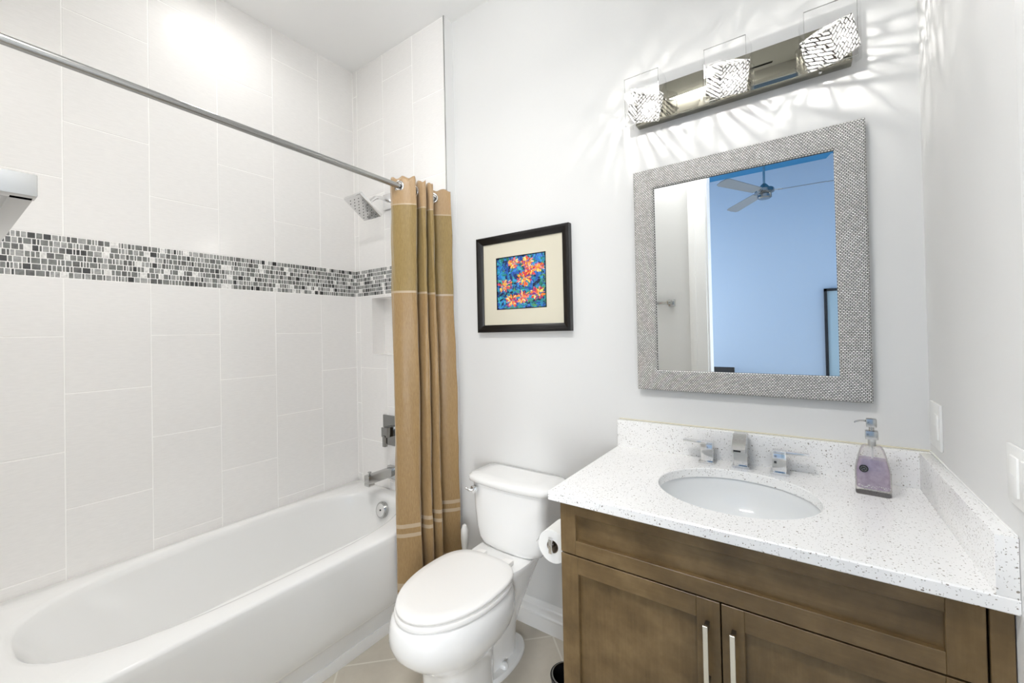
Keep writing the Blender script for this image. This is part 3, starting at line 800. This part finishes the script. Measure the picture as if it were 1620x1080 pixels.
# ------------------------------------------------------------------ toilet paper, bin
def tp():
    t = thing('toilet_paper_holder', (CX0, -.405, .675), 'chrome toilet paper arm fixed to the side of the brown vanity', 'toilet paper holder')
    b = MB(); b.box((-.008, .1, -.022), (0, .144, .022), 'chrome', bev=.002); b.build('wall_plate', t)
    b = MB(); b.box((-.098, .116, -.006), (-.006, .128, .006), 'chrome', bev=.001); b.box((-.098, -.008, -.006), (-.086, .126, .006), 'chrome', bev=.001)
    b.box((-.098, -.014, -.022), (-.086, -.006, .024), 'chrome', bev=.001); b.build('arm', t)
    rx, rz_, ro, ri = 1.622, .668, .054, .0205
    t = thing('toilet_paper_roll', (rx, -.35, rz_), 'white toilet paper roll hanging on the holder between toilet and vanity', 'toilet paper')
    n = 56; ring = lambda r, y: [(r * math.cos(2 * PI * i / n), y, r * math.sin(2 * PI * i / n)) for i in range(n)]
    b = MB(); b.loft([ring(ri + .0006, -.05), ring(ro - .001, -.05), ring(ro, -.049), ring(ro, .049), ring(ro - .001, .05), ring(ri + .0006, .05)], 'paper', cap0=False, cap1=False)
    pts = [(-ro * .80, .6 * ro), (-ro * .98, ro * .3), (-ro * 1.08, .14 * ro), (-ro * 1.2, -.02 * ro)]
    x = bmesh.new(); R = [[x.verts.new((p[0], y, p[1])) for y in (-.05, .05)] for p in pts]
    for a, c in zip(R, R[1:]): x.faces.new((a[0], a[1], c[1], c[0]))
    b._add(x, 'paper'); b.build('paper', t, smooth=40)
    b = MB(); b.loft([ring(ri, -.0495), ring(ri, .0495), ring(ri - .0012, .0495), ring(ri - .0012, -.0495), ring(ri, -.0495)], 'card', cap0=False, cap1=False); b.build('cardboard_core', t, smooth=60)
tp()
def bin_():
    cx, cy, r, h = 1.648, -.36, .056, .235
    t = thing('trash_bin', (cx, cy, 0), 'small black pedal bin standing low beside the vanity cabinet', 'trash bin')
    n = 48; ring = lambda rr, z: [(rr * math.cos(2 * PI * i / n), rr * math.sin(2 * PI * i / n), z) for i in range(n)]
    b = MB(); b.loft([ring(r * .9, 0), ring(r * .93, .004), ring(r, h - .008), ring(r + .003, h - .006), ring(r + .003, h), ring(r - .005, h), ring(r - .006, h - .01), ring(r * .88, .012)], 'black'); b.build('body', t, smooth=40)
    b = MB(); b.torus((0, 0, h + .001), (0, 0, 1), r - .004, .0028, 'darkchrome'); b.build('rim', t)
    b = MB(); b.box((-.02, -r - .03, .012), (.02, -r + .01, .02), 'black', bev=.003); b.build('pedal', t)
bin_()
t = thing('hanging_strap', (CX0, -.33, .46), 'black loop strap hanging on the side of the brown vanity', 'strap')
b = MB(); b.tube([(-.03 + .0 * q, .0 + .035 * math.cos(q * PI / 8), -.035 + .045 * math.sin(q * PI / 8)) for q in range(17)], .007, 'black', n=10, caps=False); b.tube([(-.03, 0, .008), (-.015, 0, .016), (0, 0, .016)], .004, 'black', n=8); b.build('loop', t)

# ------------------------------------------------------------------ mirror
def mirror():
    x0, x1, z0, z1 = 1.7754, 2.4738, 1.1434, 1.9945; fw = .0755
    t = thing('wall_mirror', ((x0 + x1) / 2, YP, (z0 + z1) / 2), 'rectangular wall mirror in a wide silver woven frame above the sink', 'mirror')
    o = T(-(x0 + x1) / 2, -YP, -(z0 + z1) / 2)
    b = MB()
    prof = [(0, YP - .001), (0, .036), (.004, .032), (fw - .006, .037), (fw - .002, .040), (fw, .046), (fw, YP - .001)]
    rings = [[(x0 + a, y, z0 + a), (x1 - a, y, z0 + a), (x1 - a, y, z1 - a), (x0 + a, y, z1 - a)] for a, y in prof]
    # mitred frame: loft around the four corners
    bm = bmesh.new(); V = [[bm.verts.new(p) for p in r] for r in rings]
    for a, c in zip(V, V[1:]):
        for i in range(4): bm.faces.new((a[i], a[(i + 1) % 4], c[(i + 1) % 4], c[i]))
    bmesh.ops.recalc_face_normals(bm, faces=bm.faces)
    b._add(bm, 'woven'); b.build('frame', t, smooth=20, xf=o)
    ix0, ix1, iz0, iz1 = x0 + fw - .001, x1 - fw + .001, z0 + fw - .001, z1 - fw + .001; bw = .0195; dy = .00025
    b = MB(); bm = bmesh.new()
    R1 = [bm.verts.new(p) for p in ((ix0, .0475 + dy, iz0), (ix1, .0475 + dy, iz0), (ix1, .0475 + dy, iz1), (ix0, .0475 + dy, iz1))]
    R2 = [bm.verts.new(p) for p in ((ix0 + bw, .0475, iz0 + bw), (ix1 - bw, .0475, iz0 + bw), (ix1 - bw, .0475, iz1 - bw), (ix0 + bw, .0475, iz1 - bw))]
    R3 = [bm.verts.new((v.co.x, .055, v.co.z)) for v in R1]
    for i in range(4):
        j = (i + 1) % 4; bm.faces.new((R1[i], R1[j], R2[j], R2[i])); bm.faces.new((R3[i], R3[j], R1[j], R1[i]))
    bm.faces.new(R2); bm.faces.new(R3[::-1]); bmesh.ops.recalc_face_normals(bm, faces=bm.faces)
    b._add(bm, 'mirror'); b.build('bevelled_glass', t, smooth=0, xf=o)
mirror()

# ------------------------------------------------------------------ framed picture
def picture():
    x0, x1, z0, z1 = .9656, 1.487, 1.3771, 1.8501
    cx, cz = (x0 + x1) / 2, (z0 + z1) / 2
    t = thing('framed_picture', (cx, YP, cz), 'black framed painting of bright flowers on blue, hung above the toilet', 'picture')
    o = T(-cx, -YP, -cz)
    fw = .036
    prof = [(0, YP - .001), (0, .034), (.003, .031), (.012, .030), (.020, .033), (.030, .038), (fw, .042), (fw, YP - .001)]
    bm = bmesh.new(); V = [[bm.verts.new(p) for p in ((x0 + a, y, z0 + a), (x1 - a, y, z0 + a), (x1 - a, y, z1 - a), (x0 + a, y, z1 - a))] for a, y in prof]
    for a, c in zip(V, V[1:]):
        for i in range(4): bm.faces.new((a[i], a[(i + 1) % 4], c[(i + 1) % 4], c[i]))
    bmesh.ops.recalc_face_normals(bm, faces=bm.faces)
    b = MB(); b._add(bm, 'blackframe'); b.build('frame', t, smooth=15, xf=o)
    # mat board with a window
    ax0, ax1, az0, az1 = AR
    b = MB(); y0, y1 = .0485, .052
    b.box((x0 + fw - .002, y0, z0 + fw - .002), (ax0, y1, z1 - fw + .002), 'mat_board'); b.box((ax1, y0, z0 + fw - .002), (x1 - fw + .002, y1, z1 - fw + .002), 'mat_board')
    b.box((ax0, y0, z0 + fw - .002), (ax1, y1, az0), 'mat_board'); b.box((ax0, y0, az1), (ax1, y1, z1 - fw + .002), 'mat_board'); b.build('mat_board', t, smooth=0, xf=o)
    b = MB(); e = .0035
    b.box((ax0, .0475, az0), (ax0 + e, y1, az1), 'black'); b.box((ax1 - e, .0475, az0), (ax1, y1, az1), 'black'); b.box((ax0, .0475, az0), (ax1, y1, az0 + e), 'black'); b.box((ax0, .0475, az1 - e), (ax1, y1, az1), 'black')
    b.build('inner_border', t, smooth=0, xf=o)
    # painting: palette-knife dabs
    random.seed(11); mt = bpy.data.materials.new('painted_dabs'); mt.use_nodes = True; k = NT(mt); M['dabs'] = mt
    at = k.n('ShaderNodeAttribute', attribute_name='paint'); k.base(at.outputs['Color']); k.b.inputs['Roughness'].default_value = .5
    bm = bmesh.new(); lay = bm.faces.layers.int.new('ci'); cols = []
    Wd, Hd = ax1 - ax0, az1 - az0; depth = [.0515]
    def dab(u, v, ln, wd, ang, col):
        depth[0] -= 5e-7
        c, s = math.cos(ang), math.sin(ang); vs = []
        for du, dv in ((-1, -.6), (-.2, -1), (1, -.5), (.7, .8), (-.5, 1)):
            du *= ln * random.uniform(.7, 1.2); dv *= wd * random.uniform(.7, 1.2)
            uu = min(1, max(0, u + (du * c - dv * s))); vv = min(1, max(0, v + (du * s + dv * c)))
            vs.append(bm.verts.new((ax0 + uu * Wd, depth[0], az1 - vv * Hd)))
        f = bm.faces.new(vs); f[lay] = len(cols); cols.append(col)
    base = [bm.verts.new(p) for p in ((ax0, .0519, az0), (ax1, .0519, az0), (ax1, .0519, az1), (ax0, .0519, az1))]
    f = bm.faces.new(base); f[lay] = 0; cols.append((.01, .02, .08))
    blues = [(.01, .06, .35), (.02, .16, .55), (.03, .30, .60), (.01, .03, .15), (.02, .28, .34), (.05, .42, .50), (.005, .01, .05), (.02, .10, .42), (.06, .20, .62)]
    greens = [(.02, .18, .12), (.04, .30, .22), (.01, .10, .10), (.10, .30, .10), (.02, .24, .30)]
    for i in range(1500):
        u, v = random.random(), random.random()
        pal = greens if random.random() < (.15 + .6 * max(0, u + v * .8 - .9)) else blues
        dab(u, v, random.uniform(.02, .07), random.uniform(.010, .03), random.uniform(0, PI), random.choice(pal))
    hot = [(.70, .05, .01), (.85, .20, .01), (.92, .50, .03), (.75, .08, .05), (.92, .68, .12), (.80, .22, .25), (.55, .02, .04), (.90, .36, .05), (.92, .72, .30), (.30, .03, .20)]
    dark = [(.25, .02, .15), (.10, .03, .35), (.35, .02, .02)]
    for fu, fv, fr in ((.36, .13, .105), (.64, .15, .11), (.70, .30, .11), (.87, .26, .09), (.57, .45, .14), (.18, .54, .14), (.31, .84, .13), (.54, .78, .12), (.82, .73, .13)):
        for i in range(60):
            a = random.uniform(0, 2 * PI); rr = fr * math.sqrt(random.random())
            dab(fu + rr * math.cos(a), fv + rr * math.sin(a) * .85, random.uniform(.016, .045), random.uniform(.008, .018), a + random.uniform(-.3, .3), random.choice(hot))
        for i in range(12):
            a = random.uniform(0, 2 * PI); rr = fr * .35 * random.random()
            dab(fu + rr * math.cos(a), fv + rr * math.sin(a), .014, .007, a, random.choice(dark + hot))
    me = bpy.data.meshes.new('painting'); bm.faces.ensure_lookup_table(); ids = [f[lay] for f in bm.faces]
    bmesh.ops.transform(bm, matrix=o, verts=bm.verts)
    for f in bm.faces:
        f.normal_update()
        if f.normal.y > 0: f.normal_flip()
    bm.to_mesh(me); bm.free()
    ca = me.color_attributes.new('paint', 'FLOAT_COLOR', 'CORNER')
    for p, ci in zip(me.polygons, ids):
        for li in p.loop_indices: ca.data[li].color = (*cols[ci], 1)
    me.materials.append(mt); ob = bpy.data.objects.new('painting', me); C.objects.link(ob); ob.parent = t
AR = (1.080, 1.362, 1.487, 1.742)
picture()

# ------------------------------------------------------------------ vanity light bar
def light_bar():
    x0, x1, z0, z1, yf = 1.795, 2.448, 2.170, 2.298, .017
    xc, zc = (x0 + x1) / 2, (z0 + z1) / 2
    t = thing('vanity_light_bar', (xc, YP, zc), 'long polished wall light bar with three crystal cube lamps above the mirror', 'wall light')
    b = MB(); b.box((x0, yf, z0), (x1, YP - .001, z1), 'platemetal', bev=.0025); b.build('back_plate', t, xf=T(-xc, -YP, -zc))
    b = MB(); b.sphere((2.371, .030, z0 - .003), .005, 'chrome'); b.build('screw', t, xf=T(-xc, -YP, -zc))
    for i, x in enumerate((xc - .270, xc, xc + .270)):
        rng = [(.60, .80, .45), (.62, .74, .22), (.60, .70, -.30)][i]
        sh = None
        yg = -.088; zz = 2.213; hw = .0605; hh = .087
        b = MB()
        b.box((x - hw, yg - .0015, zz - hh), (x + hw, yg + .0015, zz + hh), 'clear_glass', bev=.0006, seg=1)
        for sx in (-1, 1):
            b.box((x + sx * hw - .0006, yg - .0017, zz - hh), (x + sx * hw + .0006, yg + .0017, zz + hh), 'glass_edge')
            b.box((x - hw, yg - .0017, zz + sx * hh - .0006), (x + hw, yg + .0017, zz + sx * hh + .0006), 'glass_edge')
        for sx in (-1, 1):     # curved side wings that run back to the plate
            pts = []
            for q in range(9):
                a = q / 8; pts.append((x + sx * (hw + .012 * math.sin(a * PI)), yg + a * .098, hh * (1 - .32 * a)))
            rings = [[(px - .0012, py, zz - h_), (px + .0012, py, zz - h_), (px + .0012, py, zz + h_), (px - .0012, py, zz + h_)] for px, py, h_ in pts]
            b.loft(rings, 'clear_glass')
        sh = b.build('outer_glass_shade', t, smooth=30, xf=T(-xc, -YP, -zc))
        b = MB(); b.cyl((x, yf, zz), (x, yf - .014, zz), .026, 'chrome', bev=.002); b.cyl((x, yf - .014, zz), (x, yf - .035, zz), .012, 'chrome'); b.build('socket', t, xf=T(-xc, -YP, -zc))
        cc = Vector((x, -.045, zz - .008)); s_ = .046
        xf = Matrix.Translation(cc) @ Matrix.Rotation(rng[2], 4, 'Y') @ Matrix.Rotation(rng[0], 4, 'X') @ Matrix.Rotation(rng[1], 4, 'Z')
        b = MB(); b.box((-s_, -s_, -s_), (s_, s_, s_), 'crystal', bev=.002, xf=xf)
        b.build('crystal_cube', t, smooth=20, xf=T(-xc, -YP, -zc))
        b = MB(); b.sphere(cc, .009, 'clear_glass', (1, 1, 1.5), n=12); b.build('bulb', t, xf=T(-xc, -YP, -zc))
        l = bpy.data.lights.new('vanity_lamp', 'POINT'); l.energy = SCONCE_POWER; l.color = (1, .97, .93); l.shadow_soft_size = .003
        lo = bpy.data.objects.new('vanity_lamp', l); C.objects.link(lo); lo.location = cc + Vector((0, 0, 0)); lo.parent = None
light_bar()

# ------------------------------------------------------------------ electrical plates, towel bar, ceiling fittings
def plate(name, y0, y1, z0, z1, label, cat, rock):
    cy, cz = (y0 + y1) / 2, (z0 + z1) / 2
    t = thing(name, (XR, cy, cz), label, cat)
    b = MB(); b.box((-.006, y0 - cy, z0 - cz), (0, y1 - cy, z1 - cz), 'plastic', bev=.0025); b.build('cover_plate', t)
    for ry in rock:
        b = MB(); b.box((-.009, ry - .0165, -.033), (-.004, ry + .0165, .033), 'plastic', bev=.0012)
        b.box((-.0095, ry - .010, -.002), (-.008, ry + .010, .002), 'trim'); b.build('rocker' if name == 'light_switch' else 'outlet_face', t)
plate('wall_outlet', -.075, .030, 1.042, 1.163, 'white outlet cover plate on the right wall above the side splash', 'outlet', (-.022,))
plate('light_switch', -.624, -.510, 1.068, 1.168, 'white light switch plate at the right edge, beyond the countertop end', 'light switch', (-.545, -.589) if False else (.022, -.022))

def towel_bar():
    t = thing('towel_bar', (1.21, YF, 1.575), 'square chrome towel bar on the wall beside the doorway', 'towel bar')
    o = T(-1.21, -YF, -1.575)
    b = MB(); b.box((.92, YF + .062, 1.560), (1.505, YF + .084, 1.588), 'brushed', bev=.0015); b.build('bar', t, xf=o)
    for x in (.92, 1.490):
        b = MB(); b.box((x, YF + .006, 1.560), (x + .028, YF + .0855, 1.588), 'brushed', bev=.0015); b.box((x - .010, YF, 1.550), (x + .038, YF + .007, 1.598), 'brushed', bev=.0015)
        b.build('post', t, xf=o)
towel_bar()

def recessed(x, y, label, R=.071):
    t = thing('recessed_light', (x, y, H), label, 'ceiling light')
    n = 48; ring = lambda r, z: [(r * math.cos(2 * PI * i / n), r * math.sin(2 * PI * i / n), z) for i in range(n)]
    b = MB(); b.loft([ring(R + .001, -.001), ring(R + .021, -.001), ring(R + .019, -.006), ring(R + .003, -.009), ring(R + .001, -.001)], 'trim', cap0=False, cap1=False); b.build('trim_ring', t, smooth=40)
    b = MB(); b.cyl((0, 0, -.006), (0, 0, -.001), R, 'lamp_lens', n=48); b.build('lens', t)
recessed(*TUB_LIGHT, 'round recessed ceiling light above the bathtub')
def added_fill_fixture(x, y):  # unseen fixture added around the room fill
    t = thing('added_ceiling_fill', (x, y, H), 'long narrow white fill light added on the ceiling near the doorway', 'ceiling light')
    b = MB(); b.box((-.33, -.075, -.010), (.33, -.062, -.0005), 'trim', bev=.002); b.box((-.33, .062, -.010), (.33, .075, -.0005), 'trim', bev=.002)
    b.box((-.33, -.062, -.010), (-.312, .062, -.0005), 'trim', bev=.002); b.box((.312, -.062, -.010), (.33, .062, -.0005), 'trim', bev=.002); b.build('trim_frame', t)
    b = MB(); b.box((-.312, -.062, -.007), (.312, .062, -.0005), 'lamp_lens'); b.build('lens', t)
added_fill_fixture(*ROOM_FILL)
def vent():
    x0, x1, y0, y1 = 2.12, 2.335, -1.40, -1.30
    t = thing('ceiling_vent', ((x0 + x1) / 2, (y0 + y1) / 2, H), 'slotted ceiling air vent reflected in the vanity light bar', 'vent')
    o = T(-(x0 + x1) / 2, -(y0 + y1) / 2, -H)
    b = MB(); b.box((x0 - .012, y0 - .012, H - .004), (x1 + .012, y1 + .012, H - .0005), 'trim', bev=.001); b.build('frame', t, xf=o)
    b = MB(); b.box((x0, y0, H - .0048), (x1, y1, H - .0042), 'rubber'); b.build('recess', t, xf=o)
    b = MB()
    for i in range(4): b.box((x0, y0 + .014 + i * .022, H - .012), (x1, y0 + .018 + i * .022, H - .005), 'brushed')
    b.build('louvre', t, xf=o)
vent()

# ------------------------------------------------------------------ bedroom things seen in the mirror
def fan():
    fx, fy, fz = 2.005, -3.5, 2.815
    t = thing('ceiling_fan', (fx, fy, fz), 'three-bladed grey ceiling fan of the bedroom, seen in the mirror', 'ceiling fan')
    b = MB(); b.cyl((0, 0, HB - fz - .045), (0, 0, HB - fz - .001), .045, 'darkchrome', r2=.065, bev=.003); b.build('canopy', t)
    b = MB(); b.cyl((0, 0, .06), (0, 0, HB - fz - .04), .011, 'brushed'); b.build('downrod', t)
    b = MB(); n = 40
    prof = [(.015, .085), (.03, .07), (.05, .045), (.085, .03), (.092, .02), (.092, -.01), (.075, -.018), (.06, -.03), (.068, -.036), (.068, -.065), (.055, -.075), (.0, -.077)]
    b.loft([[(max(r, .001) * math.cos(2 * PI * i / n), max(r, .001) * math.sin(2 * PI * i / n), z) for i in range(n)] for r, z in prof], 'darkchrome'); b.build('motor_housing', t, smooth=30)
    for k_ in range(3):
        a = math.radians(117 + 120 * k_)
        b = MB(); xf = Matrix.Rotation(a, 4, 'Z') @ Matrix.Rotation(math.radians(-14), 4, 'X')
        out = [(.12, -.052), (.66, -.066), (.70, -.055), (.715, 0), (.70, .055), (.66, .066), (.12, .052)]
        b.loft([[(x, y, z) for x, y in out] for z in (-.006, .0)], 'fan', xf=xf)
        bl = b.build('blade', t, smooth=30)
        b = MB(); b.box((.07, -.018, -.002), (.17, .018, .006), 'brushed', bev=.001, xf=xf); b.build('blade_bracket', bl)
fan()
def bedroom_items():
    t = thing('floor_mirror', (2.868, BY, 0), 'tall black-framed panel against the blue bedroom wall, seen in the mirror', 'floor mirror')
    b = MB(); w0, w1, z1 = -.352, .352, 1.814; e = .03
    b.box((w0, .005, 0), (w0 + e, .04, z1), 'black'); b.box((w1 - e, .005, 0), (w1, .04, z1), 'black'); b.box((w0, .005, z1 - e), (w1, .04, z1), 'black'); b.box((w0, .005, 0), (w1, .04, e), 'black'); b.build('frame', t)
    b = MB(); b.box((w0 + e, .006, e), (w1 - e, .02, z1 - e), 'bed_panel'); b.build('panel', t)
    t = thing('desk_chair', (1.40, -4.20, 0), 'black chair back showing low at the edge of the mirror', 'chair')
    b = MB(); b.box((-.22, .16, .52), (.22, .20, .80), 'black', bev=.018, seg=4); b.build('backrest', t)
    b = MB(); b.box((-.22, -.22, .42), (.22, .2, .47), 'black', bev=.015, seg=3); b.build('seat', t)
    b = MB(); b.box((-.02, .18, .44), (.02, .2, .6), 'black'); b.build('back_support', t)
    for sx in (-1, 1):
        for sy in (-1, 1):
            b = MB(); b.cyl((sx * .19, sy * .18, .43), (sx * .21, sy * .2, 0), .013, 'black'); b.build('leg', t)
bedroom_items()
